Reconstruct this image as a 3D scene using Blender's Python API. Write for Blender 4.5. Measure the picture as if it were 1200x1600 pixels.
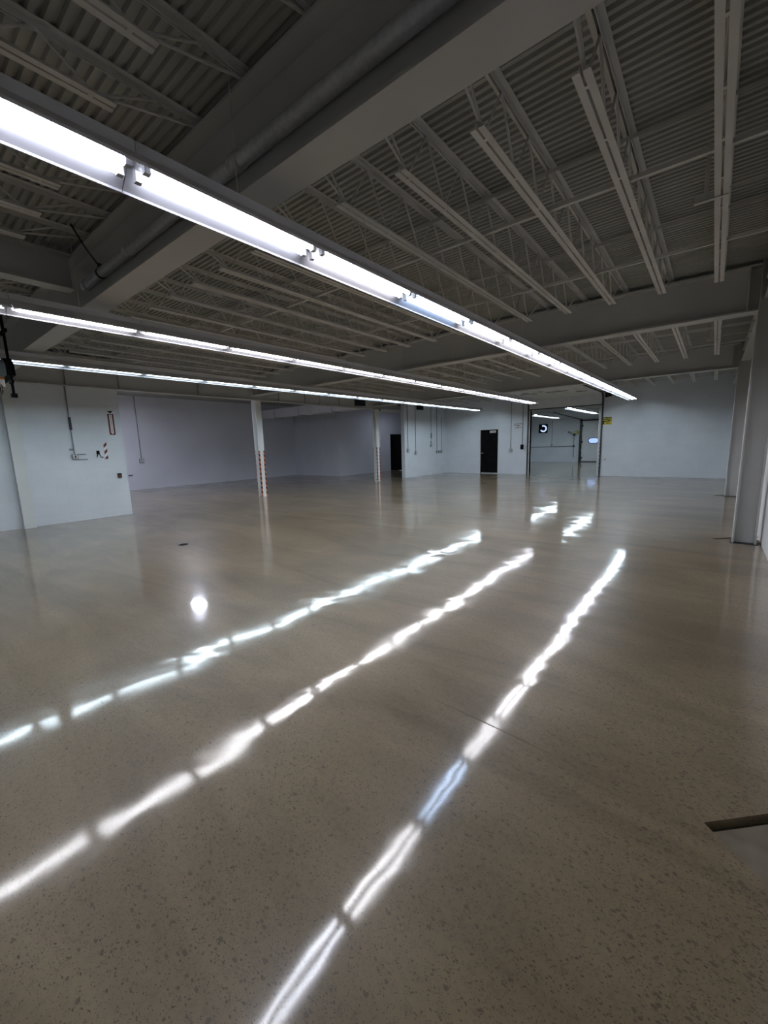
import bpy, math, random
from mathutils import Matrix, Vector
from mathutils.geometry import delaunay_2d_cdt
random.seed(7)
SC = bpy.context.scene
COL = SC.collection
for o in list(bpy.data.objects):
    bpy.data.objects.remove(o)

# ------------------------------------------------------------------ camera
H = 1.52
FPX = 635.24
PITCH, YAW, ROLL = -0.163258, -0.678618, -0.029221
fw = Vector((math.sin(YAW) * math.cos(PITCH), math.cos(YAW) * math.cos(PITCH), math.sin(PITCH)))
r0 = Vector((math.cos(YAW), -math.sin(YAW), 0))
u0 = r0.cross(fw)
cr, sr = math.cos(ROLL), math.sin(ROLL)
rt = cr * r0 + sr * u0
up = -sr * r0 + cr * u0
cam_d = bpy.data.cameras.new('camera')
cam_d.sensor_fit = 'HORIZONTAL'
cam_d.sensor_width = 36.0
cam_d.lens = 36.0 * FPX / 1200.0
cam_d.clip_start = 0.02
cam_d.clip_end = 200
cam = bpy.data.objects.new('camera', cam_d)
cam.matrix_world = Matrix(((rt.x, up.x, -fw.x, 0), (rt.y, up.y, -fw.y, 0), (rt.z, up.z, -fw.z, H), (0, 0, 0, 1)))
COL.objects.link(cam)
SC.camera = cam

# ------------------------------------------------------------------ world, exposure
w = bpy.data.worlds.new('world')
SC.world = w
w.use_nodes = True
w.node_tree.nodes['Background'].inputs[0].default_value = (0.5, 0.6, 0.75, 1)
w.node_tree.nodes['Background'].inputs[1].default_value = 0.02
SC.view_settings.view_transform = 'Standard'
SC.view_settings.look = 'None'
SC.view_settings.gamma = 1.0
SC.view_settings.exposure = 0.45
SC.view_settings.use_curve_mapping = False
SC.cycles.max_bounces = 10
SC.cycles.diffuse_bounces = 6
SC.cycles.glossy_bounces = 4
SC.cycles.use_denoising = True
TUBE = 27.5          # strength of the fluorescent tubes

# ------------------------------------------------------------------ materials
MATS = {}


def mat(name, col, rough=0.6, metal=0.0, spec=0.5):
    m = bpy.data.materials.new(name)
    m.use_nodes = True
    b = m.node_tree.nodes['Principled BSDF']
    b.inputs['Base Color'].default_value = (*col, 1)
    b.inputs['Roughness'].default_value = rough
    b.inputs['Metallic'].default_value = metal
    b.inputs['Specular IOR Level'].default_value = spec
    MATS[name] = m
    return m


def N(m, t, **kw):
    n = m.node_tree.nodes.new(t)
    for k, v in kw.items():
        setattr(n, k, v)
    return n


def L(m, a, b):
    m.node_tree.links.new(a, b)


def mottled(name, c0, c1, scale, rough=0.6, metal=0.0, detail=6, bump=0.0, spec=0.5, stretch=(1, 1, 1)):
    m = mat(name, c0, rough, metal, spec)
    b = m.node_tree.nodes['Principled BSDF']
    tc = N(m, 'ShaderNodeTexCoord')
    mp = N(m, 'ShaderNodeMapping')
    mp.inputs['Scale'].default_value = stretch
    n = N(m, 'ShaderNodeTexNoise')
    n.inputs['Scale'].default_value = scale
    n.inputs['Detail'].default_value = detail
    r = N(m, 'ShaderNodeValToRGB')
    r.color_ramp.elements[0].position = 0.35
    r.color_ramp.elements[0].color = (*c0, 1)
    r.color_ramp.elements[1].position = 0.65
    r.color_ramp.elements[1].color = (*c1, 1)
    L(m, tc.outputs['Object'], mp.inputs['Vector'])
    L(m, mp.outputs['Vector'], n.inputs['Vector'])
    L(m, n.outputs['Fac'], r.inputs['Fac'])
    L(m, r.outputs['Color'], b.inputs['Base Color'])
    if bump:
        bp = N(m, 'ShaderNodeBump')
        bp.inputs['Strength'].default_value = bump
        bp.inputs['Distance'].default_value = 0.01
        L(m, n.outputs['Fac'], bp.inputs['Height'])
        L(m, bp.outputs['Normal'], b.inputs['Normal'])
    return m


def block_wall(name, c0, c1):
    """painted concrete block: faint courses under the paint"""
    m = mat(name, c0, 0.55, 0.0, 0.35)
    b = m.node_tree.nodes['Principled BSDF']
    g = N(m, 'ShaderNodeNewGeometry')
    sp = N(m, 'ShaderNodeSeparateXYZ')
    L(m, g.outputs['Position'], sp.inputs[0])
    ad = N(m, 'ShaderNodeMath', operation='ADD')
    L(m, sp.outputs['X'], ad.inputs[0])
    L(m, sp.outputs['Y'], ad.inputs[1])
    cb = N(m, 'ShaderNodeCombineXYZ')
    L(m, ad.outputs[0], cb.inputs['X'])
    L(m, sp.outputs['Z'], cb.inputs['Y'])
    br = N(m, 'ShaderNodeTexBrick')
    br.inputs['Scale'].default_value = 1.0
    br.inputs['Brick Width'].default_value = 0.40
    br.inputs['Row Height'].default_value = 0.20
    br.inputs['Mortar Size'].default_value = 0.004
    br.inputs['Mortar Smooth'].default_value = 0.6
    br.inputs['Color1'].default_value = (1, 1, 1, 1)
    br.inputs['Color2'].default_value = (0.97, 0.97, 0.97, 1)
    br.inputs['Mortar'].default_value = (0.88, 0.88, 0.88, 1)
    L(m, cb.outputs[0], br.inputs['Vector'])
    n = N(m, 'ShaderNodeTexNoise')
    n.inputs['Scale'].default_value = 1.3
    n.inputs['Detail'].default_value = 8
    L(m, g.outputs['Position'], n.inputs['Vector'])
    r = N(m, 'ShaderNodeValToRGB')
    r.color_ramp.elements[0].position = 0.35
    r.color_ramp.elements[0].color = (*c0, 1)
    r.color_ramp.elements[1].position = 0.68
    r.color_ramp.elements[1].color = (*c1, 1)
    L(m, n.outputs['Fac'], r.inputs['Fac'])
    mx = N(m, 'ShaderNodeMix', data_type='RGBA', blend_type='MULTIPLY')
    mx.inputs['Factor'].default_value = 0.7
    L(m, r.outputs['Color'], mx.inputs[6])
    L(m, br.outputs['Color'], mx.inputs[7])
    L(m, mx.outputs[2], b.inputs['Base Color'])
    bp = N(m, 'ShaderNodeBump')
    bp.inputs['Strength'].default_value = 0.25
    bp.inputs['Distance'].default_value = 0.004
    L(m, br.outputs['Fac'], bp.inputs['Height'])
    bp.invert = True
    L(m, bp.outputs['Normal'], b.inputs['Normal'])
    return m


def stripes(name, ca, cb_, freq, sgn=1.0):
    m = mat(name, ca, 0.5)
    b = m.node_tree.nodes['Principled BSDF']
    g = N(m, 'ShaderNodeNewGeometry')
    sp = N(m, 'ShaderNodeSeparateXYZ')
    L(m, g.outputs['Position'], sp.inputs[0])
    s1 = N(m, 'ShaderNodeMath', operation='SUBTRACT')
    L(m, sp.outputs['Y'], s1.inputs[0])
    L(m, sp.outputs['X'], s1.inputs[1])
    a = N(m, 'ShaderNodeMath', operation='MULTIPLY_ADD')
    L(m, sp.outputs['Z'], a.inputs[0])
    a.inputs[1].default_value = sgn
    L(m, s1.outputs[0], a.inputs[2])
    mu = N(m, 'ShaderNodeMath', operation='MULTIPLY')
    L(m, a.outputs[0], mu.inputs[0])
    mu.inputs[1].default_value = freq
    fr = N(m, 'ShaderNodeMath', operation='FRACT')
    L(m, mu.outputs[0], fr.inputs[0])
    gt = N(m, 'ShaderNodeMath', operation='GREATER_THAN')
    L(m, fr.outputs[0], gt.inputs[0])
    gt.inputs[1].default_value = 0.5
    mx = N(m, 'ShaderNodeMix', data_type='RGBA')
    mx.inputs[6].default_value = (*ca, 1)
    mx.inputs[7].default_value = (*cb_, 1)
    L(m, gt.outputs[0], mx.inputs['Factor'])
    L(m, mx.outputs[2], b.inputs['Base Color'])
    return m


def emit(name, col, strength):
    m = mat(name, (0.9, 0.9, 0.9), 0.4)
    b = m.node_tree.nodes['Principled BSDF']
    b.inputs['Emission Color'].default_value = (*col, 1)
    b.inputs['Emission Strength'].default_value = strength
    return m


def floor_mat():
    m = mat('polished_concrete', (0.25, 0.22, 0.18), 0.15, 0.0, 0.5)
    b = m.node_tree.nodes['Principled BSDF']
    g = N(m, 'ShaderNodeNewGeometry')

    def noise(scale, detail, rough=0.55, dist=0.0, sc=None):
        n = N(m, 'ShaderNodeTexNoise')
        n.inputs['Scale'].default_value = scale
        n.inputs['Detail'].default_value = detail
        n.inputs['Roughness'].default_value = rough
        n.inputs['Distortion'].default_value = dist
        if sc:
            mp = N(m, 'ShaderNodeMapping')
            mp.inputs['Scale'].default_value = sc
            L(m, g.outputs['Position'], mp.inputs['Vector'])
            L(m, mp.outputs['Vector'], n.inputs['Vector'])
        else:
            L(m, g.outputs['Position'], n.inputs['Vector'])
        return n

    def ramp(src, stops):
        r = N(m, 'ShaderNodeValToRGB')
        e = r.color_ramp.elements
        e[0].position, e[0].color = stops[0][0], (*stops[0][1], 1)
        e[1].position, e[1].color = stops[-1][0], (*stops[-1][1], 1)
        for p, c in stops[1:-1]:
            q = e.new(p)
            q.color = (*c, 1)
        L(m, src, r.inputs['Fac'])
        return r

    def mix(a, bb, fac, mode='MIX'):
        x = N(m, 'ShaderNodeMix', data_type='RGBA', blend_type=mode)
        if isinstance(fac, float):
            x.inputs['Factor'].default_value = fac
        else:
            L(m, fac, x.inputs['Factor'])
        L(m, a, x.inputs[6])
        L(m, bb, x.inputs[7])
        return x.outputs[2]
    big = noise(0.55, 5, 0.6, 0.6)
    base = ramp(big.outputs['Fac'], [(0.3, (0.182, 0.138, 0.084)), (0.5, (0.224, 0.173, 0.108)), (0.72, (0.272, 0.216, 0.143))])
    fine = noise(38, 6, 0.75)
    fr = ramp(fine.outputs['Fac'], [(0.30, (0.72, 0.71, 0.70)), (0.5, (1, 1, 1)), (0.75, (1.12, 1.10, 1.06))])
    c = mix(base.outputs['Color'], fr.outputs['Color'], 0.75, 'MULTIPLY')
    swirl = noise(1.0, 5, 0.6, 1.2, (0.35, 1.5, 1))
    sw = ramp(swirl.outputs['Fac'], [(0.32, (0.74, 0.73, 0.72)), (0.5, (1, 1, 1)), (0.68, (1.22, 1.22, 1.22))])
    c = mix(c, sw.outputs['Color'], 1.0, 'MULTIPLY')
    # exposed aggregate: fine dark grit everywhere, larger ground stones in patches and along the right wall
    dens = noise(0.7, 3, 0.5)
    sp = N(m, 'ShaderNodeSeparateXYZ')
    L(m, g.outputs['Position'], sp.inputs[0])
    edge = N(m, 'ShaderNodeMapRange')
    edge.inputs['From Min'].default_value = -1.1
    edge.inputs['From Max'].default_value = 0.3
    edge.inputs['To Min'].default_value = 0.0
    edge.inputs['To Max'].default_value = 0.30
    L(m, sp.outputs['X'], edge.inputs['Value'])
    dsum = N(m, 'ShaderNodeMath', operation='ADD')
    L(m, dens.outputs['Fac'], dsum.inputs[0])
    L(m, edge.outputs[0], dsum.inputs[1])
    for sc_, thr, colr, lo, hi, amt in ((210.0, 0.34, (0.075, 0.058, 0.038), 0.28, 0.58, 0.85), (105.0, 0.34, (0.085, 0.067, 0.045), 0.06, 0.36, 0.80), (58.0, 0.40, (0.105, 0.085, 0.060), -0.12, 0.32, 0.72)):
        wob = noise(sc_ * 0.9, 2)
        ws = N(m, 'ShaderNodeVectorMath', operation='SCALE')
        L(m, wob.outputs['Color'], ws.inputs[0])
        ws.inputs['Scale'].default_value = 0.9 / sc_
        wa = N(m, 'ShaderNodeVectorMath', operation='ADD')
        L(m, g.outputs['Position'], wa.inputs[0])
        L(m, ws.outputs[0], wa.inputs[1])
        mp = N(m, 'ShaderNodeMapping')
        mp.inputs['Rotation'].default_value = (0, 0, 0.5)
        mp.inputs['Scale'].default_value = (0.75, 1.35, 1)
        L(m, wa.outputs[0], mp.inputs['Vector'])
        v = N(m, 'ShaderNodeTexVoronoi', feature='F1')
        v.inputs['Scale'].default_value = sc_
        L(m, mp.outputs['Vector'], v.inputs['Vector'])
        sep = N(m, 'ShaderNodeSeparateColor')
        L(m, v.outputs['Color'], sep.inputs[0])
        dm = N(m, 'ShaderNodeMapRange')
        dm.inputs['From Min'].default_value = 0.38
        dm.inputs['From Max'].default_value = 0.78
        dm.inputs['To Min'].default_value = lo
        dm.inputs['To Max'].default_value = hi
        L(m, dsum.outputs[0], dm.inputs['Value'])
        lt = N(m, 'ShaderNodeMath', operation='LESS_THAN')
        L(m, sep.outputs[0], lt.inputs[0])
        L(m, dm.outputs[0], lt.inputs[1])
        sz = N(m, 'ShaderNodeMath', operation='MULTIPLY_ADD')
        L(m, sep.outputs[1], sz.inputs[0])
        sz.inputs[1].default_value = thr
        sz.inputs[2].default_value = 0.14
        sub = N(m, 'ShaderNodeMath', operation='SUBTRACT')
        L(m, sz.outputs[0], sub.inputs[0])
        L(m, v.outputs['Distance'], sub.inputs[1])
        st = N(m, 'ShaderNodeMapRange')
        st.inputs['From Min'].default_value = 0.0
        st.inputs['From Max'].default_value = 0.10
        st.inputs['To Max'].default_value = amt
        L(m, sub.outputs[0], st.inputs['Value'])
        fac = N(m, 'ShaderNodeMath', operation='MULTIPLY')
        L(m, st.outputs[0], fac.inputs[0])
        L(m, lt.outputs[0], fac.inputs[1])
        cc = N(m, 'ShaderNodeRGB')
        cc.outputs[0].default_value = (*colr, 1)
        c = mix(c, cc.outputs[0], fac.outputs[0])
    L(m, c, b.inputs['Base Color'])
    rn = noise(1.1, 6, 0.6, 0.8, (0.6, 1.0, 1))
    rr = N(m, 'ShaderNodeMapRange')
    rr.inputs['From Min'].default_value = 0.3
    rr.inputs['From Max'].default_value = 0.7
    rr.inputs['To Min'].default_value = 0.045
    rr.inputs['To Max'].default_value = 0.10
    L(m, rn.outputs['Fac'], rr.inputs['Value'])
    b.inputs['Roughness'].default_value = 0.36
    b.inputs['Specular IOR Level'].default_value = 0.22
    b.inputs['Coat Weight'].default_value = 0.85
    b.inputs['Coat IOR'].default_value = 1.48
    L(m, rr.outputs[0], b.inputs['Coat Roughness'])
    wave = noise(1.3, 3, 0.4, 0.3)
    bp = N(m, 'ShaderNodeBump')
    bp.inputs['Strength'].default_value = 1.0
    bp.inputs['Distance'].default_value = 0.0075
    L(m, wave.outputs['Fac'], bp.inputs['Height'])
    b2 = N(m, 'ShaderNodeBump')
    b2.inputs['Strength'].default_value = 0.05
    b2.inputs['Distance'].default_value = 0.002
    L(m, fine.outputs['Fac'], b2.inputs['Height'])
    L(m, bp.outputs['Normal'], b2.inputs['Normal'])
    L(m, b2.outputs['Normal'], b.inputs['Normal'])
    L(m, bp.outputs['Normal'], b.inputs['Coat Normal'])
    return m


floor_m = floor_mat()
slab_m = mottled('bare_slab', (0.15, 0.125, 0.09), (0.24, 0.205, 0.155), 5.0, 0.85, bump=0.2, spec=0.15)
joint_m = mottled('joint_filler', (0.045, 0.038, 0.03), (0.07, 0.06, 0.048), 20, 0.9)
wallp = block_wall('painted_block', (0.65, 0.69, 0.74), (0.71, 0.75, 0.80))
wallb = mottled('painted_wall_blue', (0.62, 0.64, 0.70), (0.67, 0.69, 0.75), 0.8, 0.6, spec=0.3)
wallw = mottled('painted_wall_white', (0.66, 0.67, 0.68), (0.72, 0.73, 0.74), 2.0, 0.5)
steel_w = mottled('painted_steel', (0.49, 0.495, 0.49), (0.545, 0.55, 0.545), 1.2, 0.55, spec=0.3)
steel_j = mottled('painted_joist', (0.58, 0.575, 0.55), (0.66, 0.655, 0.63), 3.0, 0.6, spec=0.3)
col_m = mottled('painted_column', (0.64, 0.66, 0.66), (0.70, 0.72, 0.72), 1.5, 0.5, spec=0.3)
deck_m = mottled('painted_deck', (0.36, 0.365, 0.35), (0.42, 0.425, 0.41), 1.5, 0.65, spec=0.25)
slab_top = mat('dark_roof', (0.05, 0.05, 0.05), 0.9)
galv = mottled('galvanized', (0.54, 0.56, 0.59), (0.66, 0.68, 0.71), 30, 0.40, 0.3)
ductm = mottled('white_duct', (0.70, 0.70, 0.76), (0.76, 0.76, 0.82), 2.0, 0.45)
refl = mat('white_enamel', (0.72, 0.72, 0.75), 0.45)
refl_darkened = mat('enamel_darkened_inside', (0.15, 0.15, 0.165), 0.5)  # white enamel with its colour darkened so the lit inside does not burn out
socket = mat('lampholder_grey', (0.34, 0.35, 0.36), 0.5)
black = mottled('black_paint', (0.003, 0.003, 0.0035), (0.006, 0.006, 0.007), 4, 0.8, spec=0.1)
dark = mottled('dark_metal', (0.03, 0.032, 0.036), (0.06, 0.062, 0.066), 12, 0.5, 0.4)
boxm = mottled('conduit_grey', (0.20, 0.21, 0.22), (0.28, 0.29, 0.30), 15, 0.5, 0.3)
condp = mottled('painted_conduit', (0.30, 0.33, 0.34), (0.36, 0.39, 0.40), 9, 0.5)
tape_o = stripes('orange_black_tape', (0.65, 0.16, 0.07), (0.008, 0.007, 0.01), 6.8)
tape_r = stripes('red_white_tape', (0.75, 0.76, 0.78), (0.20, 0.03, 0.04), 6.5, -1.0)
red_m = mat('sign_red', (0.14, 0.02, 0.025), 0.5)
white_m = mat('sign_white', (0.75, 0.74, 0.72), 0.5)
ink = mat('ink', (0.01, 0.01, 0.012), 0.6)
ink_red = mat('ink_red', (0.10, 0.025, 0.03), 0.6)
ink_green = mat('ink_slate', (0.06, 0.09, 0.10), 0.6)
yellow = mat('sign_yellow', (0.55, 0.47, 0.03), 0.5)
chrome = mat('chrome', (0.7, 0.7, 0.7), 0.25, 1.0)
rolld = mottled('sectional_door_white', (0.62, 0.64, 0.66), (0.68, 0.70, 0.72), 3, 0.5)
skyw = emit('daylit_pane', (0.28, 0.45, 1.0), 0.75)
fan_blue = emit('daylit_fan_gap', (0.45, 0.6, 1.0), 1.0)
TUBES = {
    'lav': emit('tube_cool_lavender', (0.86, 0.89, 1.0), TUBE),
    'wht': emit('tube_white', (0.97, 0.96, 1.0), TUBE),
    'blu': emit('tube_daylight_blue', (0.55, 0.72, 1.0), TUBE * 0.85),
    'cya': emit('tube_cyan_white', (0.74, 0.90, 1.0), TUBE),
}
highbay = emit('high_bay_led', (0.78, 0.82, 1.0), 190.0)
lowbay = emit('corridor_led', (0.80, 0.86, 1.0), 45.0)

# ------------------------------------------------------------------ mesh helpers


class MB:
    def __init__(s):
        s.v, s.f = [], []

    def box(s, x0, x1, y0, y1, z0, z1):
        i = len(s.v)
        s.v += [(x0, y0, z0), (x1, y0, z0), (x1, y1, z0), (x0, y1, z0), (x0, y0, z1), (x1, y0, z1), (x1, y1, z1), (x0, y1, z1)]
        s.f += [tuple(i + k for k in q) for q in ((3, 2, 1, 0), (4, 5, 6, 7), (0, 1, 5, 4), (1, 2, 6, 5), (2, 3, 7, 6), (3, 0, 4, 7))]
        return s

    def prism(s, prof, axis, a, b):
        """closed profile swept along an axis; prof holds the two other coordinates"""
        n = len(prof)
        i = len(s.v)

        def P(p, t):
            return {'x': (t, p[0], p[1]), 'y': (p[0], t, p[1]), 'z': (p[0], p[1], t)}[axis]
        s.v += [P(p, a) for p in prof] + [P(p, b) for p in prof]
        for k in range(n):
            s.f.append((i + k, i + (k + 1) % n, i + n + (k + 1) % n, i + n + k))
        s.f.append(tuple(i + n - 1 - k for k in range(n)))
        s.f.append(tuple(i + n + k for k in range(n)))
        return s

    def tube(s, pts, r, seg=8, caps=True):
        pts = [Vector(p) for p in pts]
        rings = []
        for j, p in enumerate(pts):
            d = Vector()
            if j > 0:
                d += (p - pts[j - 1]).normalized()
            if j < len(pts) - 1:
                d += (pts[j + 1] - p).normalized()
            d = d.normalized() if d.length > 1e-6 else Vector((0, 0, 1))
            ref = Vector((1, 0, 0)) if abs(d.x) < 0.9 else Vector((0, 0, 1))
            a = d.cross(ref).normalized()
            b = d.cross(a)
            i = len(s.v)
            for k in range(seg):
                t = 2 * math.pi * (k + 0.5) / seg
                s.v.append(tuple(p + r * (math.cos(t) * a + math.sin(t) * b)))
            rings.append(i)
        for q in range(len(rings) - 1):
            a, b = rings[q], rings[q + 1]
            for k in range(seg):
                s.f.append((a + k, a + (k + 1) % seg, b + (k + 1) % seg, b + k))
        if caps:
            s.f.append(tuple(rings[0] + seg - 1 - k for k in range(seg)))
            s.f.append(tuple(rings[-1] + k for k in range(seg)))
        return s

    def mesh(s, name, m, smooth=False):
        me = bpy.data.meshes.new(name)
        me.from_pydata(s.v, [], s.f)
        me.validate()
        import bmesh
        bm = bmesh.new()
        bm.from_mesh(me)
        bmesh.ops.recalc_face_normals(bm, faces=bm.faces)
        bm.to_mesh(me)
        bm.free()
        me.materials.append(m)
        if smooth:
            for p in me.polygons:
                p.use_smooth = len(p.vertices) == 4
        return me

    def build(s, name, m, parent=None, smooth=False, loc=None):
        return link(name, s.mesh(name, m, smooth), parent, loc)


def link(name, me, parent=None, loc=None):
    o = bpy.data.objects.new(name, me)
    COL.objects.link(o)
    if parent is not None:
        o.parent = parent
    if loc is not None:
        o.location = loc
    return o


def tag(o, label=None, cat=None, group=None, kind=None):
    if label:
        o['label'] = label
    if cat:
        o['category'] = cat
    if group:
        o['group'] = group
    if kind:
        o['kind'] = kind
    return o


def empty(name, loc, label=None, cat=None, group=None, kind=None):
    o = bpy.data.objects.new(name, None)
    o.empty_display_size = 0.1
    o.location = loc
    COL.objects.link(o)
    return tag(o, label, cat, group, kind)


def copy_tree(o, loc, label=None, group=None):
    c = o.copy()
    COL.objects.link(c)
    c.location = loc
    if label:
        c['label'] = label
    if group:
        c['group'] = group
    for ch in o.children:
        d = ch.copy()
        COL.objects.link(d)
        d.parent = c
        for g in ch.children:
            e = g.copy()
            COL.objects.link(e)
            e.parent = d
    return c


def text(name, body, size, m, parent, mtx, depth=0.001):
    cu = bpy.data.curves.new(name, 'FONT')
    cu.body = body
    cu.size = size
    cu.align_x = 'CENTER'
    cu.align_y = 'CENTER'
    cu.extrude = depth
    cu.resolution_u = 2
    t = bpy.data.objects.new(name + '_src', cu)
    COL.objects.link(t)
    dg = bpy.context.evaluated_depsgraph_get()
    me = bpy.data.meshes.new_from_object(t.evaluated_get(dg))
    bpy.data.objects.remove(t)
    me.materials.clear()
    me.materials.append(m)
    me.transform(mtx)
    return link(name, me, parent)


# lettering frames: local x of the text -> first axis, local y -> second axis, facing -> third
def frame(loc, ax, ay):
    ax, ay = Vector(ax), Vector(ay)
    az = ax.cross(ay)
    return Matrix(((ax.x, ay.x, az.x, loc[0]), (ax.y, ay.y, az.y, loc[1]), (ax.z, ay.z, az.z, loc[2]), (0, 0, 0, 1)))


# ------------------------------------------------------------------ main dimensions
XR = 0.63            # right wall face
XL = -11.25          # left column line
YB = -4.1            # wall behind
YF = 18.75           # far wall face
ZD = 3.745           # underside of the roof deck
ZG = 3.68            # top of girders
GY = [1.81, 7.60, 13.38]
XDEEP = -18.25       # back wall of the side bay
YR2 = 30.2           # end wall of the room beyond

# ------------------------------------------------------------------ floor with diamond column joints
diam = [(0.445, y) for y in (1.86, 7.66, 13.36)]
DR = 0.355


def floor_mesh():
    x0, x1, y0, y1 = -18.5, 0.9, -4.4, 30.5
    vs = [Vector(p) for p in ((x0, y0), (x1, y0), (x1, y1), (x0, y1))]
    es = [(0, 1), (1, 2), (2, 3), (3, 0)]
    loops = []
    for (cx, cy) in diam:
        i = len(vs)
        vs += [Vector(p) for p in ((cx - DR, cy), (cx, cy - DR), (cx + DR, cy), (cx, cy + DR))]
        es += [(i, i + 1), (i + 1, i + 2), (i + 2, i + 3), (i + 3, i)]
    ov, oe, of, *_ = delaunay_2d_cdt(vs, es, [], 1, 1e-6)
    V = [(p.x, p.y, 0.0) for p in ov]
    F = []
    for f in of:
        c = sum((ov[k] for k in f), Vector((0, 0))) / len(f)
        if any(abs(c.x - cx) + abs(c.y - cy) < DR - 1e-4 for cx, cy in diam):
            continue
        F.append(tuple(f))
    for (cx, cy) in diam:
        i = len(V)
        q = ((cx - DR, cy), (cx, cy - DR), (cx + DR, cy), (cx, cy + DR))
        V += [(a, b, 0.0) for a, b in q] + [(a, b, -0.06) for a, b in q]
        for k in range(4):
            F.append((i + k, i + (k + 1) % 4, i + 4 + (k + 1) % 4, i + 4 + k))
    i = len(V)
    V += [(x0, y0, -0.06), (x1, y0, -0.06), (x1, y1, -0.06), (x0, y1, -0.06)]
    F.append((i, i + 1, i + 2, i + 3))
    me = bpy.data.meshes.new('floor')
    me.from_pydata(V, [], F)
    me.update()
    # top faces must face up
    for p in me.polygons:
        if abs(p.normal.z) > 0.9 and p.normal.z < 0:
            p.flip()
    me.update()
    me.materials.append(floor_m)
    return me


floor = tag(link('floor', floor_mesh()), kind='structure')
for (cx, cy) in diam:
    m = MB()
    g1, g2 = 0.030, 0.006   # the joint is wide on one side, tight on the other
    a, b_, c_, d_ = (cx - DR + g1 * 0.7 + g2, cy - g1 * 0.7), (cx, cy - DR + g2), (cx + DR - g2, cy), (cx + g1 * 0.7, cy + DR - g1 * 0.7 - g2)
    m.prism([a, b_, c_, d_], 'z', -0.058, -0.010)
    m.build('column_infill', slab_m, floor)
    m = MB()
    m.prism([(cx - DR, cy), (cx, cy - DR), (cx + DR, cy), (cx, cy + DR)], 'z', -0.0599, -0.045)
    m.build('joint_filler', joint_m, floor)
# saw-cut control joints
for (xa, ya, xb, yb) in ((-1.35, 1.915, -0.35, 1.865), ):
    m = MB()
    m.prism([(xa, ya), (xb, yb), (xb, yb + 0.006), (xa, ya + 0.006)], 'z', 0.0001, 0.0008)
    m.build('control_joint', slab_m, floor)
m = MB()
for k in range(6):
    m.box(-10.9 + k * 1.75, -10.9 + k * 1.75 + 1.75, 7.595, 7.602, 0.0001, 0.0008)
m.build('control_joint', slab_m, floor)

# ------------------------------------------------------------------ walls


def wall(name, boxes, m):
    b = MB()
    for q in boxes:
        b.box(*q)
    return tag(b.build(name, m), kind='structure')


OX0, OX1, OZ = -6.52, -3.67, 3.32          # roll-up opening
DX0, DX1, DZ = -8.97, -7.98, 2.14          # black door opening
wall('wall_far', [(-10.86, DX0, YF, YF + 0.2, 0, 3.8), (DX0, DX1, YF, YF + 0.2, DZ, 3.8), (DX1, OX0, YF, YF + 0.2, 0, 3.8),
                  (OX0, OX1, YF, YF + 0.2, OZ, 3.8), (OX1, XR + 0.2, YF, YF + 0.2, 0, 3.8)], wallp)
wall('wall_right', [(XR, XR + 0.2, YB - 0.2, YF, 0, 3.8)], wallw)
wall('wall_behind', [(XDEEP - 0.2, XR + 0.2, YB - 0.2, YB, 0, 3.8)], wallw)
wall('wall_left', [(XL - 0.2, XL, YB, 3.9, 0, 3.0), (XL - 0.2, XL - 0.12, YB, 3.9, 3.0, 3.8)], wallp)
wall('wall_partition', [(-11.05, -10.86, 15.1, 22.2, 0, 3.8)], wallp)
wall('wall_deep', [(XDEEP - 0.2, XDEEP, YB, 15.1, 0, 3.8)], wallb)
wall('wall_middle', [(XDEEP, -14.85, 14.9, 15.1, 0, 3.8)], wallb)
wall('wall_corridor', [(-15.05, -14.85, 15.1, 22.2, 0, 3.8)], wallb)
wall('wall_corridor_end', [(-14.85, -11.05, 22.0, 22.2, 0, 3.8)], wallp)
wall('wall_rear', [(-10.86, 0.83, YR2, YR2 + 0.2, 0, 3.8)], wallp)
wall('wall_rear_left', [(-11.05, -10.86, 22.2, YR2 + 0.2, 0, 3.8)], wallp)
wall('wall_rear_right', [(XR, XR + 0.2, YF + 0.2, YR2, 0, 3.8)], wallp)
# ceiling: dark roof board with the ribbed metal deck hung below it
ceil = wall('ceiling', [(XDEEP - 0.2, XR + 0.2, YB - 0.2, 22.2, 3.80, 3.95)], slab_top)
wall('ceiling_rear', [(-11.05, XR + 0.2, YF + 0.2, YR2 + 0.2, 3.40, 3.5)], deck_m)
RIB, NR = 0.0652, 12
prof = []
for k in range(NR):
    y = k * RIB
    prof += [(y, 0.0), (y + 0.029, 0.0), (y + 0.037, 0.024), (y + 0.057, 0.024)]
prof.append((NR * RIB, 0.0))


def deck_mesh(x0, x1):
    V, F = [], []
    for (y, z) in prof:
        V += [(x0, y, z), (x1, y, z)]
    for k in range(len(prof) - 1):
        F.append((2 * k, 2 * k + 2, 2 * k + 3, 2 * k + 1))
    me = bpy.data.meshes.new('deck_panel')
    me.from_pydata(V, [], F)
    for p in me.polygons:
        if p.normal.z > 0:
            p.flip()
    me.materials.append(deck_m)
    return me


dk = deck_mesh(XL - 0.15, XR)
npan = int(math.ceil((YF - YB) / (NR * RIB)))
for i in range(npan):
    y = YF - (i + 1) * NR * RIB
    if y < YB:
        break
    link('deck_panel', dk, ceil, (0, y, ZD + (0.001 if i % 2 else 0.0)))
dk2 = MB().box(XDEEP, XL - 0.15, YB, 14.9, ZD, ZD + 0.02).build('side_bay_deck', deck_m, ceil)

# ------------------------------------------------------------------ steel frame


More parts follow.
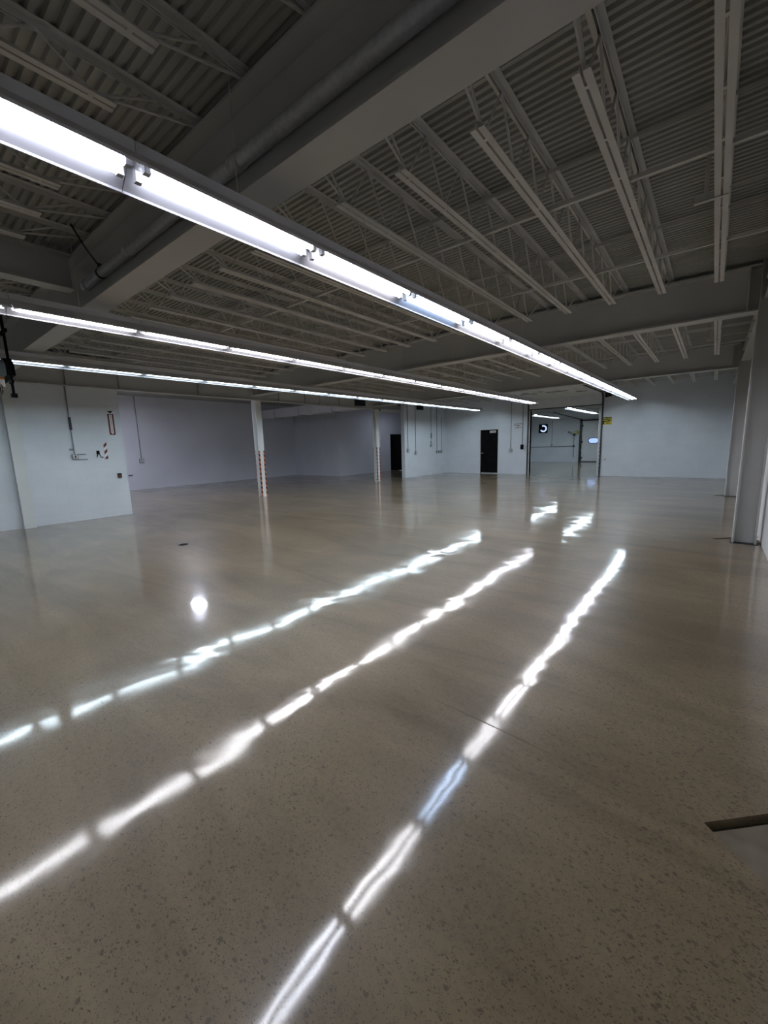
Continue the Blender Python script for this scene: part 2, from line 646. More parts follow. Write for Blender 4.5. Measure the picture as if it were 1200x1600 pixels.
def i_profile(parent, axis, c, a, b, z0, z1, fwid, tf, tw, m):
    """rolled I-beam running along axis a..b, centred on c in the other direction"""
    def bx(u0, u1, za, zb, name):
        q = MB()
        if axis == 'x':
            q.box(a, b, c + u0, c + u1, za, zb)
        else:
            q.box(c + u0, c + u1, a, b, za, zb)
        q.build(name, m, parent)
    bx(-fwid / 2, fwid / 2, z0, z0 + tf, 'bottom_flange')
    bx(-tw / 2, tw / 2, z0 + tf, z1 - tf, 'web')
    bx(-fwid / 2, fwid / 2, z1 - tf, z1, 'top_flange')


def rel(e):
    """children built in world coordinates under an Empty at loc"""
    for ch in e.children:
        ch.matrix_parent_inverse = Matrix.Translation(-Vector(e.location))
    return e


ZB = 3.11
glabels = ['deep grey steel girder with a galvanized pipe along its web',
           'deep grey steel girder bearing on the column beside the white side wall, between joist bays',
           'deep grey steel girder closest to the far wall with the yellow sign']
for gy, lab in zip(GY, glabels):
    e = empty('steel_girder', (-5.4, gy, ZB), lab, 'girder')
    i_profile(e, 'x', gy, XL + 0.10, 0.32, ZB, ZG, 0.24, 0.02, 0.014, steel_w)
    for x in (-10.9, 0.20):
        MB().box(x, x + 0.012, gy - 0.115, gy - 0.007, ZB + 0.02, ZG - 0.02).build('stiffener', steel_w, e)
    rel(e)

e = empty('steel_beam', (XL, 5.5, 3.0), 'long grey steel beam spanning over the taped columns', 'beam')
i_profile(e, 'y', XL, YB, 15.1, 3.0, ZG, 0.20, 0.02, 0.012, steel_w)
for y in (2.9, 3.95, 5.9, 8.6, 9.7, 10.4, 11.4):
    MB().box(XL + 0.006, XL + 0.07, y, y + 0.01, 3.02, ZG - 0.02).build('stiffener', steel_w, e)
rel(e)
e = empty('steel_beam', (-5.75, -1.2, 3.32), 'short dark steel beam framing into the girder with the pipe', 'beam')
i_profile(e, 'y', -5.75, YB, GY[0] - 0.125, 3.32, ZG, 0.18, 0.018, 0.012, steel_w)
rel(e)


def column(name, x0, x1, yc, wy, z0, z1, label, m, group=None):
    e = empty(name, ((x0 + x1) / 2, yc, z0), label, 'column', group)
    tf = 0.016
    MB().box(x0, x0 + tf, yc - wy / 2, yc + wy / 2, z0, z1).build('flange', m, e)
    MB().box(x1 - tf, x1, yc - wy / 2, yc + wy / 2, z0, z1).build('flange', m, e)
    MB().box(x0 + tf, x1 - tf, yc - 0.006, yc + 0.006, z0, z1).build('web', m, e)
    return e


rl = ['grey steel column by the white side wall, at the wide dark diamond joint',
      'grey steel column standing by the white side wall under the middle girder',
      'grey steel column by the white side wall, close to the far wall with the yellow sign']
for (cx, cy), lab in zip(diam, rl):
    yc = min(GY, key=lambda g: abs(g - cy)) + 0.03
    e = column('steel_column', 0.32, 0.575, yc, 0.20, -0.010, ZD, lab, steel_w)
    MB().box(0.30, 0.60, yc - 0.12, yc + 0.12, -0.010, -0.002).build('base_plate', dark, e)
    rel(e)
ll = ['pale steel column set against the wall with the red arrow sign',
      'pale steel column with orange and black hazard tape in front of the long bluish wall',
      'pale steel column with orange and black hazard tape beside the black corridor door']
for i, (yc, lab) in enumerate(zip((1.90, 7.74, 13.56), ll)):
    x0, x1, wy = (XL + 0.001, XL + 0.12, 0.20) if i == 0 else (XL - 0.09, XL + 0.11, 0.21)
    e = column('steel_column', x0, x1, yc, wy, 0.0, 3.0, lab, col_m)
    if i:
        ya, yb, t, wd = yc - wy / 2, yc + wy / 2, 0.003, 0.045
        for (xa, xb, y0_, y1_) in ((x0 - t, x0 + 0.016, ya - t, ya), (x1 - 0.016, x1 + t, ya - t, ya)):
            q = MB().box(xa, xb, y0_, y1_, 0.01, 1.45)
            if xb > x1:
                q.box(x1, x1 + t, ya - t, ya + wd, 0.01, 1.45)
            else:
                q.box(x0 - t, x0, ya - t, ya + wd, 0.01, 1.45)
            q.build('hazard_tape', tape_o, e)
        MB().box(x1, x1 + t, yb - wd, yb + t, 0.01, 1.45).box(x1 - 0.016, x1, yb, yb + t, 0.01, 1.45).build('hazard_tape', tape_o, e)
    rel(e)
# struts between the columns along the right wall
for ya, yb, lab in ((GY[0] + 0.14, GY[1] - 0.08, 'grey steel strut along the white side wall, between the pipe girder and the middle girder'),
                    (GY[1] + 0.14, GY[2] - 0.08, 'grey steel strut along the white side wall, between the middle girder and the last girder'),
                    (GY[2] + 0.14, YF, 'grey steel strut along the white side wall, running into the far wall')):
    e = empty('wall_strut', (0.45, (ya + yb) / 2, 3.25), lab, 'beam')
    i_profile(e, 'y', 0.447, ya, yb, 3.25, 3.50, 0.17, 0.012, 0.01, steel_w)
    rel(e)

# ------------------------------------------------------------------ open-web joists


def joist_parts(ya, yb, ca, cb, zb, npan_):
    """mesh data of one joist spanning ya..yb; bottom chord from ca to cb at zb"""
    lg, th, gp = 0.038, 0.005, 0.007

    def chord(a, b, z, s):
        q = MB()
        for sx in (-1, 1):
            x0, x1 = sorted((sx * gp, sx * (gp + lg)))
            q.box(x0, x1, a, b, *sorted((z, z + s * th)))
            x0, x1 = sorted((sx * gp, sx * (gp + th)))
            q.box(x0, x1, a, b, *sorted((z + s * th, z + s * lg)))
        return q
    top = chord(ya, yb, ZD - 0.001, -1)
    bot = chord(ca, cb, zb, 1)
    n = npan_
    for k in range(n + 1):       # filler ties between the bottom angles
        y = ca + 0.12 + (cb - ca - 0.24) * k / n
        bot.box(-gp, gp, y - 0.012, y + 0.012, zb, zb + 0.012)
    zt, zl = ZD - 0.022, zb + 0.020
    pts = [(0, ya + 0.03, zt - 0.01), (0, ca + 0.10, zl)]
    st = (cb - ca - 0.20) / n
    for k in range(n):
        pts.append((0, ca + 0.10 + st * (k + 0.5), zt))
        pts.append((0, ca + 0.10 + st * (k + 1), zl))
    pts.append((0, yb - 0.03, zt - 0.01))
    web = MB().tube(pts, 0.009, 6)
    sA = MB().tube([(0, ya + (ca - ya) * 0.55, zt), (0, ca + 0.10, zl)], 0.008, 6)
    sB = MB().tube([(0, yb - (yb - cb) * 0.55, zt), (0, cb - 0.10, zl)], 0.008, 6)
    seats = []
    for a, b in ((ya, ya + 0.11), (yb - 0.11, yb)):
        seat = MB()
        seats.append(('bearing_seat', seat))
        seat.box(-gp, gp, a, b, ZG + 0.0005, ZG + 0.005)
        for sx in (-1, 1):
            x0, x1 = sorted((sx * gp, sx * (gp + th)))
            seat.box(x0, x1, a, b, ZG + 0.005, ZD - 0.04)
            x0, x1 = sorted((sx * gp, sx * (gp + lg)))
            seat.box(x0, x1, a, b, ZG + 0.0005, ZG + 0.005)
    return [('top_chord', top), ('bottom_chord', bot), ('web_rod', web), ('end_strut', sA), ('end_strut', sB)] + seats


JX = [-0.10 - 0.566 * i for i in range(20)]
bays = [
    (YB, GY[0] + 0.0, -3.5, 1.20, 3.53, 9, 'shallow open-web steel joist ending at the near side of the girder with the pipe', 'joists framing into the pipe side of the girder'),
    (GY[0], GY[1], 2.50, 6.66, 3.335, 8, 'open-web steel joist spanning from the pipe girder to the middle girder', 'joists between the pipe girder and the middle girder'),
    (GY[1], GY[2], 8.45, 12.42, 3.335, 8, 'open-web steel joist spanning from the middle girder to the last girder', 'joists between the middle girder and the last girder'),
    (GY[2], YF, 14.2, 17.9, 3.335, 7, 'open-web steel joist spanning from the last girder to the far wall', 'joists between the last girder and the far wall'),
]
near = ['shallow, before the pipe girder', 'just past the pipe girder', 'just past the middle girder', 'meeting the far wall']
for bi, (ya, yb, ca, cb, zb, n, lab, grp) in enumerate(bays):
    a0 = ya + 0.004
    b0 = yb - 0.004
    yc = (ya + yb) / 2
    proto = None
    for i, x in enumerate(JX):
        if (bi == 0 and i == 10) or (bi == 3 and i == 19):
            continue
        if proto is None:
            proto = empty('steel_joist', (x, yc, zb), lab, 'joist', grp)
            for nm, q in joist_parts(a0, b0, ca, cb, zb, n):
                q.v = [(vx, vy - yc, vz - zb) for vx, vy, vz in q.v]
                q.build(nm, steel_j, proto)
        else:
            o = copy_tree(proto, (x, yc, zb), lab, grp)
            if i == 4:
                o['label'] = 'open-web joist over the yellow-sign light row, ' + near[bi]
                o['group'] = 'joists above a light row'
            elif i == 19:
                o['label'] = 'open-web joist running beside the long beam over the taped columns, ' + near[bi]
                o['group'] = 'joists beside the long beam'
        if i == 0:
            proto['label'] = 'edge open-web joist alongside the white side wall, ' + near[bi]
            proto['group'] = 'edge joists by the side wall'
# bridging angles across the joists
brg = [(0, -0.9, 3.53), (1, 3.76, 3.335), (1, 5.46, 3.335), (2, 9.55, 3.335), (2, 11.25, 3.335), (3, 15.3, 3.335), (3, 16.9, 3.335)]
bn = ['shallow joists beside the pipe', 'joists past the pipe girder',
      'joists past the middle girder', 'joists by the far wall']
for bi, y, zb in brg:
    z = zb + 0.0395
    q = MB().box(XL + 0.12, XR, y, y + 0.03, z, z + 0.004).box(XL + 0.12, XR, y, y + 0.004, z + 0.004, z + 0.030)
    tag(q.build('bridging_angle', steel_j), 'thin steel angle across the bottom chords of the ' + bn[bi], 'bracing', 'lower bridging, ' + bn[bi])
    y2 = y + 0.05
    z = ZD - 0.0405
    q = MB().box(XL + 0.12, XR, y2, y2 + 0.032, z - 0.004, z).box(XL + 0.12, XR, y2, y2 + 0.004, z - 0.03, z - 0.004)
    tag(q.build('bridging_angle', steel_j), 'thin steel angle under the top chords of the ' + bn[bi], 'bracing', 'upper bridging, ' + bn[bi])
# bracket hung beside the last joist by the right wall
for y, lab in ((4.38, 'small steel hanger bracket on the edge joist past the pipe girder'),
               (10.45, 'small steel hanger bracket on the edge joist past the middle girder'),
               (16.1, 'small steel hanger bracket on the edge joist by the far wall')):
    e = empty('hanger_bracket', (-0.17, y, 3.38), lab, 'bracket')
    MB().box(-0.215, -0.185, y, y + 0.006, 3.36, ZD).build('strap', steel_j, e)
    MB().box(-0.27, -0.06, y - 0.03, y, 3.325, 3.330).box(-0.27, -0.06, y - 0.004, y, 3.330, 3.385).build('shelf_angle', steel_j, e)
    MB().tube([(-0.17, y + 0.01, 3.39), (XR, y + 0.01, 3.39)], 0.006, 6).build('tie_rod', steel_j, e)
    rel(e)

# ------------------------------------------------------------------ galvanized pipe along the first girder
pz, py, pr = 3.345, 1.750, 0.046
e = empty('pipe', (-2.4, py, pz), 'galvanized pipe running along the web of the first girder', 'pipe')
MB().tube([(0.30, py, pz), (-5.55, py, pz)], pr, 20).build('pipe_run', galv, e, True)
for x in (-0.75, -2.55, -4.35):
    MB().tube([(x + 0.05, py, pz), (x - 0.05, py, pz)], pr + 0.007, 20).build('coupling', galv, e, True)
MB().tube([(-5.48, py, pz), (-5.57, py, pz)], pr + 0.008, 20).build('end_cap', galv, e, True)
rel(e)
for x, lab in ((-5.05, 'dark clamp and rod holding the capped end of the galvanized pipe'),):
    e = empty('pipe_hanger', (x, py, pz), lab, 'hanger')
    MB().tube([(x, py, pz + pr + 0.004), (x, py - 0.10, ZG - 0.15), (x - 0.04, py - 0.20, ZD)], 0.008, 6).build('rod', dark, e)
    MB().tube([(x + 0.014, py, pz), (x - 0.014, py, pz)], pr + 0.005, 20).build('clamp', dark, e)
    MB().box(x - 0.02, x + 0.02, py - 0.02, py + 0.02, pz + pr + 0.002, pz + pr + 0.04).build('clevis', dark, e)
    rel(e)

# ------------------------------------------------------------------ strip lights


def fixture(Ln, tube_key, tube_dz=0.0, rod=0.0):
    """one two-tube fixture with a sloped reflector, origin at the rim plane centre, running +y for Ln"""
    e = empty('strip_light', (0, 0, 0))
    hw, rw, top, ch = 0.155, 0.055, 0.095, 0.060
    t = 0.0025
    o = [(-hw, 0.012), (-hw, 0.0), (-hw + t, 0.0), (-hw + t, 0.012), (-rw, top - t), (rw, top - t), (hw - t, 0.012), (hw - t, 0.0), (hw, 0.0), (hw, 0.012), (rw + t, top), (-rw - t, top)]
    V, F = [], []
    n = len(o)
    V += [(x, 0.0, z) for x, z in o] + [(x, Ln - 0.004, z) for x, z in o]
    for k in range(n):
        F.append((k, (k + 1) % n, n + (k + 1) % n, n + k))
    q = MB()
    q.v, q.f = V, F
    q.build('reflector', refl_darkened, e)  # inner face of the white reflector, painted darker against the tube glare
    for sx in (-1, 1):
        sh = [(sx * (hw + 0.0005), 0.0), (sx * (hw + 0.003), 0.0), (sx * (hw + 0.003), 0.013), (sx * (rw + t + 0.003), top + 0.002), (sx * (rw + t), top + 0.0005), (sx * (hw + 0.0005), 0.0122)]
        MB().prism(sh, 'y', 0.0, Ln - 0.004).build('reflector_pale_face', refl, e)  # added outer sheet, keeps the outside pale while the inside is darkened
    MB().box(-rw, rw, 0.0, Ln - 0.004, top, top + ch).build('housing', refl, e)
    # ballast cover between the tubes
    MB().prism([(-0.022, top - 0.003), (0.022, top - 0.003), (0.012, top - 0.028), (-0.012, top - 0.028)], 'y', 0.02, Ln - 0.03).build('ballast_cover', refl_darkened, e)
    for sx in (-1, 1):
        tx, tz = sx * 0.052, 0.045 + tube_dz
        MB().tube([(tx, 0.058, tz), (tx, Ln - 0.062, tz)], 0.0185, 10).build('fluorescent_tube', TUBES[tube_key], e, True)
        for y0, y1 in ((0.024, 0.056), (Ln - 0.060, Ln - 0.030)):
            MB().box(tx - 0.016, tx + 0.016, y0, y1, tz - 0.022, top - 0.003).build('lampholder', socket, e)
    return e


def hang(e, Ln):
    """rod from the fixture up to whatever steel is above it"""
    x, y, z = e.location
    yr, zt = y + Ln * 0.5, ZD
    if y > YF:
        zt = 3.40
    elif any(abs(yr - g) < 0.12 for g in GY):
        zt = ZB
    elif min(abs(x - j) for j in JX) < 0.04:
        for (_, _, ca, cb, zb, *_r) in bays:
            if ca < yr < cb:
                zt = zb
    MB().tube([(0, Ln * 0.5, 0.155), (0, Ln * 0.5, zt - z)], 0.003, 6).build('hanger_rod', steel_j, e)


rows = [
    # X, rim z, first joint, pitch, sections ahead, sections behind, base colour, row words
    (-2.38, 2.868, 1.03, 1.187, 14, 1, 'lav', 'in the row ending at the yellow-sign wall'),
    (-5.35, 2.880, 1.03, 1.155, 13, 1, 'wht', 'in the row ending at the roll-up doorway'),
    (-8.45, 2.930, 1.06, 1.195, 14, 1, 'cya', 'in the row ending at the black door'),
]
todo = []
for ri, (X, zr, y0, p, na, nb, key, words) in enumerate(rows):
    protos = {}
    for n in range(-nb, na):
        k = key
        kl = {'lav': 'lavender-white', 'wht': 'white', 'cya': 'cyan-white', 'blu': 'bluish'}
        if ri == 0 and n == 2:
            k = 'blu'
        elif ri == 0 and n in (1, 3, 4, 5, 6):
            k = 'wht'
        elif ri == 0 and n >= 7:
            k = 'cya' if n >= 11 else 'lav'
        elif ri == 1 and n >= 9:
            k = 'lav'
        lab = 'two-tube strip light with %s tubes %s' % (kl[k], words)
        loc = (X, y0 + n * p, zr)
        if k not in protos:
            protos[k] = fixture(p, k)
            o = protos[k]
            o.location = loc
            tag(protos[k], lab, 'strip light', '%s fixtures %s' % (kl[k], words))
        else:
            o = copy_tree(protos[k], loc)
        o['label'] = lab
        o['group'] = '%s fixtures %s' % (kl[k], words)
        ya_, yb_ = loc[1], loc[1] + p
        place = None
        for g, gn in zip(GY, ('pipe girder', 'middle girder', 'last girder')):
            if ya_ < g < yb_:
                place = 'passing under the ' + gn
        if n == na - 1:
            place = 'closing the row'
        if place:
            o['label'] = '%s strip light %s, %s' % (kl[k], place, words)
            o['group'] = 'strip lights ' + place
        todo.append((o, p))
# room beyond the doorway; last row added out of sight to brighten it
for X, ya, n, words in ((-7.85, 23.3, 4, 'above the wall fan in the room beyond the doorway'), (-5.15, 19.6, 5, 'near the sectional door with the lit window in the room beyond'),
                        (-2.4, 19.6, 8, 'added unseen behind the yellow-sign wall to brighten the room beyond')):
    pr_ = None
    for k in range(n):
        loc = (X, ya + k * 1.19, 2.87)
        if pr_ is None:
            o = pr_ = fixture(1.19, 'cya')
            pr_.location = loc
            tag(pr_, 'two-tube strip light ' + words, 'strip light', 'strip lights ' + words)
        else:
            o = copy_tree(pr_, loc)
        todo.append((o, 1.19))
for o, ln in todo:
    hang(o, ln)
# high-bay panels in the side bay, hung behind the long beam
for x, y, lab in ((-12.6, 5.95, 'square LED panel light over the side bay, beside the wall with the red arrow sign'), (-12.2, 8.2, 'square LED panel light over the side bay, behind the first taped column'),
                  (-16.0, 4.6, 'square LED panel light over the side bay, close to the long bluish wall'), (-13.0, 18.2, 'square LED panel light in the corridor with the black door')):
    e = empty('panel_light', (x, y, 3.40), lab, 'ceiling light')
    MB().box(x - 0.17, x + 0.17, y - 0.17, y + 0.17, 3.42, 3.47).build('housing', refl, e)
    MB().box(x - 0.15, x + 0.15, y - 0.15, y + 0.15, 3.412, 3.42).build('lens', lowbay if x > -12.4 or y > 15 else highbay, e)
    MB().tube([(x, y, 3.47), (x, y, 3.8)], 0.006, 6).build('hanger_rod', dark, e)
    rel(e)

# ------------------------------------------------------------------ doors
# black hinged door in the far wall
d1 = tag(MB().box(DX0 + 0.04, DX1 - 0.04, YF + 0.05, YF + 0.095, 0.02, DZ - 0.04).build('door_1', black), kind='structure')
MB().box(DX0, DX0 + 0.04, YF - 0.012, YF + 0.2, 0, DZ).box(DX1 - 0.04, DX1, YF - 0.012, YF + 0.2, 0, DZ).box(DX0 + 0.04, DX1 - 0.04, YF - 0.012, YF + 0.2, DZ - 0.04, DZ).build('door_frame', wallw, d1)
hnd = MB().tube([(DX0 + 0.12, YF + 0.05, 0.99), (DX0 + 0.12, YF - 0.01, 0.99)], 0.028, 12).tube([(DX0 + 0.12, YF - 0.005, 0.99), (DX0 + 0.24, YF - 0.005, 0.99)], 0.011, 8).build('door_handle', chrome, d1)
MB().box(DX0 + 0.07, DX1 - 0.07, YF + 0.04, YF + 0.05, 0.02, 0.045).build('door_sweep', chrome, d1)
dp = MB().box(-8.46, -8.15, YF + 0.045, YF + 0.05, 1.95, 2.05).build('door_plate', white_m, d1)
for k in range(4):
    MB().box(-8.44 + k * 0.07, -8.39 + k * 0.07, YF + 0.043, YF + 0.045, 1.975, 2.025).build('plate_mark', mat('plate_grey%d' % k, (0.25, 0.24, 0.25), 0.6) if k == 0 else MATS['plate_grey0'], dp)
# black door in the corridor, leaf standing open
d3 = tag(MB().box(-14.85, -14.80, 19.2, 20.2, 0.02, 2.13).build('door_2', black), kind='structure')
lf = MB().box(0, 0.045, 0, 0.95, 0.02, 2.10).build('door_leaf', black, d3)
lf.location = (-14.78, 19.5, 0)
lf.rotation_euler = (0, 0, math.radians(-38))
MB().box(-14.5, -14.3, 19.56, 19.62, 0.0, 0.03).build('door_stop', white_m, d3)

# open overhead sectional door: bottom section hangs in the opening, the rest lies under the deck on tracks
d2 = empty('door_3', ((OX0 + OX1) / 2, YF - 0.1, 0), kind='structure')
ZT = 3.34
for k in range(5):
    ya = YF - 0.45 - 0.62 * (k + 1) + 0.62 * 0
    MB().box(OX0 - 0.03, OX1 + 0.03, ya, ya + 0.61, ZT, ZT + 0.045).build('door_panel', rolld, d2)
MB().box(OX0 - 0.03, OX1 + 0.03, YF - 0.06, YF - 0.015, 2.90, 3.30).build('door_panel', rolld, d2)
MB().box(OX0 - 0.03, OX1 + 0.03, YF - 0.065, YF - 0.01, 2.86, 2.90).build('bottom_seal', dark, d2)
MB().prism([(YF - 0.06, 3.302), (YF - 0.015, 3.302), (YF - 0.41, ZT + 0.043), (YF - 0.44, ZT + 0.002)], 'x', OX0 - 0.03, OX1 + 0.03).build('door_panel', rolld, d2)
for x0, x1, y, z in ((-6.2, -5.55, 16.6, ZT), (-5.2, -4.4, 16.6, ZT), (-6.0, -5.75, 16.2, ZT), (-5.35, -5.25, 16.2, ZT), (-4.3, -3.9, 17.3, ZT)):
    MB().box(x0, x1, y, y + 0.09, z - 0.012, z - 0.001).build('panel_stile', dark, d2)
for x in (OX0 - 0.10, OX1 + 0.05):
    s = 1 if x > -5 else -1
    pts = [(YF - 0.035, 0.0), (YF - 0.035, 2.95)]
    for a in range(0, 91, 15):
        t = math.radians(a)
        pts.append((YF - 0.035 - 0.36 * (1 - math.cos(t)), 2.98 + 0.36 * math.sin(t)))
    pts.append((YF - 3.6, 3.345))
    q = MB()
    for j in range(len(pts) - 1):
        (ya, za), (yb, zb) = pts[j], pts[j + 1]
        dv = Vector((yb - ya, zb - za)).normalized()
        nx = Vector((-dv.y, dv.x)) * 0.028
        i = len(q.v)
        for xx in (x, x + 0.05):
            q.v += [(xx, ya - nx.x, za - nx.y), (xx, yb - nx.x, zb - nx.y), (xx, yb + nx.x, zb + nx.y), (xx, ya + nx.x, za + nx.y)]
        q.f += [(i, i + 1, i + 2, i + 3), (i + 4, i + 7, i + 6, i + 5), (i, i + 4, i + 5, i + 1), (i + 3, i + 2, i + 6, i + 7), (i, i + 3, i + 7, i + 4), (i + 1, i + 5, i + 6, i + 2)]
    q.build('track', dark, d2)
    xj = OX0 - 0.05 if s < 0 else OX1 - 0.05
    MB().box(xj, xj + 0.05, YF - 0.012, YF + 0.2, 0.0, 2.86).build('jamb_trim', galv if s > 0 else wallw, d2)
    for k in range(9):
        MB().box(x + (0.052 if s < 0 else -0.02), x + (0.07 if s < 0 else -0.002), YF - 0.05, YF - 0.02, 0.15 + k * 0.16, 0.22 + k * 0.16).build('track_bracket', boxm, d2)
    MB().box(x + 0.01, x + 0.04, YF - 3.55, YF - 3.52, 3.37, ZD).build('track_hanger', dark, d2)
MB().tube([(OX0 - 0.15, YF - 3.62, 3.42), (OX1 + 0.15, YF - 3.62, 3.42)], 0.03, 10).build('spring_shaft', dark, d2)
MB().box(OX0 - 0.15, OX1 + 0.15, YF - 3.66, YF - 3.61, 3.46, 3.50).build('cross_angle', steel_w, d2)
rel(d2)

# sectional door at the end of the room beyond
d4 = empty('door_4', (-5.6, YR2, 0), kind='structure')
MB().box(-6.98, -4.2, YR2 - 0.05, YR2 - 0.002, 0.0, 0.05).build('bottom_seal', dark, d4)
for k in range(5):
    MB().box(-6.95, -4.25, YR2 - 0.045, YR2 - 0.002, 0.05 + k * 0.535, 0.05 + k * 0.535 + 0.527).build('door_panel', rolld, d4)
MB().box(-7.12, -6.98, YR2 - 0.10, YR2 - 0.002, 0.0, 2.86).build('door_track', dark, d4)
for k in range(5):
    MB().box(-6.98, -6.90, YR2 - 0.065, YR2 - 0.045, 0.2 + k * 0.535, 0.34 + k * 0.535).build('hinge', rolld if k % 2 else dark, d4)
MB().box(-7.12, -4.2, YR2 - 0.10, YR2 - 0.002, 2.72, 2.80).build('door_header', dark, d4)


def stadium(cx, cz, hw, hh, n=8):
    r = hh
    p = []
    for k in range(n + 1):
        a = math.pi / 2 + math.pi * k / n
        p.append((cx - hw + r + r * math.cos(a), cz + r * math.sin(a)))
    for k in range(n + 1):
        a = -math.pi / 2 + math.pi * k / n
        p.append((cx + hw - r + r * math.cos(a), cz + r * math.sin(a)))
    return p


for cx in (-6.24, -5.0):
    wn = MB().prism(stadium(cx, 1.41, 0.34, 0.20), 'y', YR2 - 0.06, YR2 - 0.045).build('window_frame', dark, d4)
    MB().prism(stadium(cx, 1.41, 0.29, 0.15), 'y', YR2 - 0.066, YR2 - 0.060).build('window_pane', skyw, wn)
rel(d4)
q = MB().tube([(-7.05, YR2 - 0.08, 2.83), (-7.05, 24.0, 3.02)], 0.03, 6)
tag(q.build('track_rail', dark), 'dark steel door rail sloping across the room beyond the doorway', 'rail')

# ------------------------------------------------------------------ wall equipment
# conduits are vertical painted pipes that end in an outlet box


def conduit(kind_axis, face, pos, zbox, label, s=1, ztop=3.32, m=condp, bx=0.055, extra=None):
    """kind_axis 'x': wall face at x=face, box faces +x*s; 'y': wall face at y=face facing -y"""
    e = empty('conduit', (face, pos, zbox) if kind_axis == 'x' else (pos, face, zbox), label, 'conduit')

    def pb(u0, u1, d0, d1, z0, z1, name, mm):
        if kind_axis == 'x':
            a, b = sorted((face + s * d0, face + s * d1))
            MB().box(a, b, pos + u0, pos + u1, z0, z1).build(name, mm, e)
        else:
            MB().box(pos + u0, pos + u1, face - d1, face - d0, z0, z1).build(name, mm, e)
    c = (face + s * 0.016, pos) if kind_axis == 'x' else (pos, face - 0.016)
    MB().tube([(c[0], c[1], zbox + bx), (c[0], c[1], ztop)], 0.012, 8).build('pipe_run', m, e, True)
    pb(-bx, bx, 0.0, 0.05, zbox - bx, zbox + bx, 'outlet_box', boxm)
    pb(-bx * 0.8, bx * 0.8, 0.05, 0.056, zbox - bx * 0.8, zbox + bx * 0.8, 'cover_plate', galv)
    pb(-0.012, 0.012, 0.056, 0.060, zbox - 0.03, zbox + 0.03, 'receptacle', dark)
    if extra:
        for (u0, u1, d0, d1, z0, z1, name, mm) in extra:
            pb(u0, u1, d0, d1, z0, z1, name, mm)
    return rel(e)


XW = XL
conduit('x', XW, 2.88, 1.46, 'painted conduit with a black sleeve on the wall with the red arrow sign', 1, 3.0,
        extra=[(-0.02, 0.02, 0.0, 0.05, 2.05, 2.33, 'sleeve', dark), (-0.08, -0.01, 0.0, 0.02, 1.60, 1.64, 'strap', boxm), (0.055, 0.22, 0.0, 0.02, 1.50, 1.52, 'stub_pipe', boxm), (0.055, 0.24, 0.0, 0.02, 1.38, 1.40, 'stub_pipe', boxm)])
conduit('x', XDEEP, 6.9, 1.17, 'thin dark conduit with an outlet box on the long bluish wall', 1, ZD, m=boxm, bx=0.08)
PW = -10.86
conduit('x', PW, 15.32, 1.24, 'conduit with outlet box beside the free end of the partition wall', 1, m=boxm, bx=0.08)
conduit('x', PW, 15.95, 1.10, 'conduit with a slightly lower outlet box next to the one at the partition end', 1, m=boxm, bx=0.08)
conduit('x', PW, 17.3, 1.43, 'conduit with a high outlet box and dark sleeve on the partition wall', 1, 3.3, bx=0.07,
        extra=[(-0.02, 0.03, 0.0, 0.05, 1.78, 2.02, 'sleeve', boxm), (-0.06, 0.02, 0.0, 0.03, 1.56, 1.62, 'strap', boxm)])
conduit('x', PW, 17.85, 1.10, 'conduit with joined outlet boxes on the partition wall near the corner', 1, m=boxm, bx=0.07,
        extra=[(0.13, 0.24, 0.0, 0.05, 1.05, 1.16, 'junction_box', boxm)])
conduit('x', PW, 18.28, 1.10, 'pale conduit closest to the corner of the partition wall', 1, 2.8, m=condp, bx=0.07)
conduit('y', YF, -7.39, 1.10, 'conduit with outlet box between the black door and the white wall sign', m=condp, bx=0.075)
conduit('y', YF, -6.85, 1.24, 'conduit with a black push-button box beside the roll-up doorway', m=boxm, bx=0.035,
        extra=[(-0.055, 0.055, 0.0, 0.08, 1.14, 1.36, 'button_box', black)])
q = empty('outlet', (XW, 3.72, 0.98), 'small red and black outlet near the corner below the striped tape', 'outlet')
MB().box(XW, XW + 0.04, 3.68, 3.76, 0.92, 1.03).build('outlet_body', ink, q)
MB().box(XW + 0.04, XW + 0.045, 3.69, 3.74, 0.94, 0.99).build('outlet_face', red_m, q)
rel(q)
q = empty('outlet', (XDEEP, 6.4, 0.6), 'small dark outlet low on the long bluish wall', 'outlet')
MB().box(XDEEP, XDEEP + 0.03, 6.36, 6.5, 0.58, 0.63).build('outlet_body', dark, q)
MB().box(XDEEP + 0.03, XDEEP + 0.034, 6.38, 6.48, 0.59, 0.62).build('outlet_face', boxm, q)
rel(q)
# fire extinguisher sign, hook and hazard tape
sg = empty('wall_sign', (XW, 3.70, 2.2), 'tall narrow red and white arrow sign on the wall', 'sign')
zc = 2.20
MB().prism([(3.632, 1.96), (3.65, 1.945), (3.742, 1.945), (3.76, 1.96), (3.76, 2.435), (3.632, 2.435)], 'x', XW, XW + 0.004).build('sign_panel', red_m, sg)
MB().prism([(3.667, 1.995), (3.696, 1.962), (3.725, 1.995), (3.725, 2.42), (3.667, 2.42)], 'x', XW + 0.004, XW + 0.006).build('sign_field', white_m, sg)
MB().prism([(3.630, 2.505), (3.696, 2.445), (3.762, 2.505)], 'x', XW, XW + 0.005).build('sign_arrow', ink, sg)
for k, ch in enumerate('EXTINGUISHER'):
    text('sign_lettering', ch, 0.042, ink_red, sg, frame((XW + 0.0068, 3.696, 2.40 - k * 0.0345), (0, 1, 0), (0, 0, 1)), 0.0005)
rel(sg)
q = MB().box(XW, XW + 0.003, 3.47, 3.535, 1.38, 1.77).build('hazard_tape_strip', tape_r)
tag(q, 'short red and white striped tape on the wall below the arrow sign', 'tape')
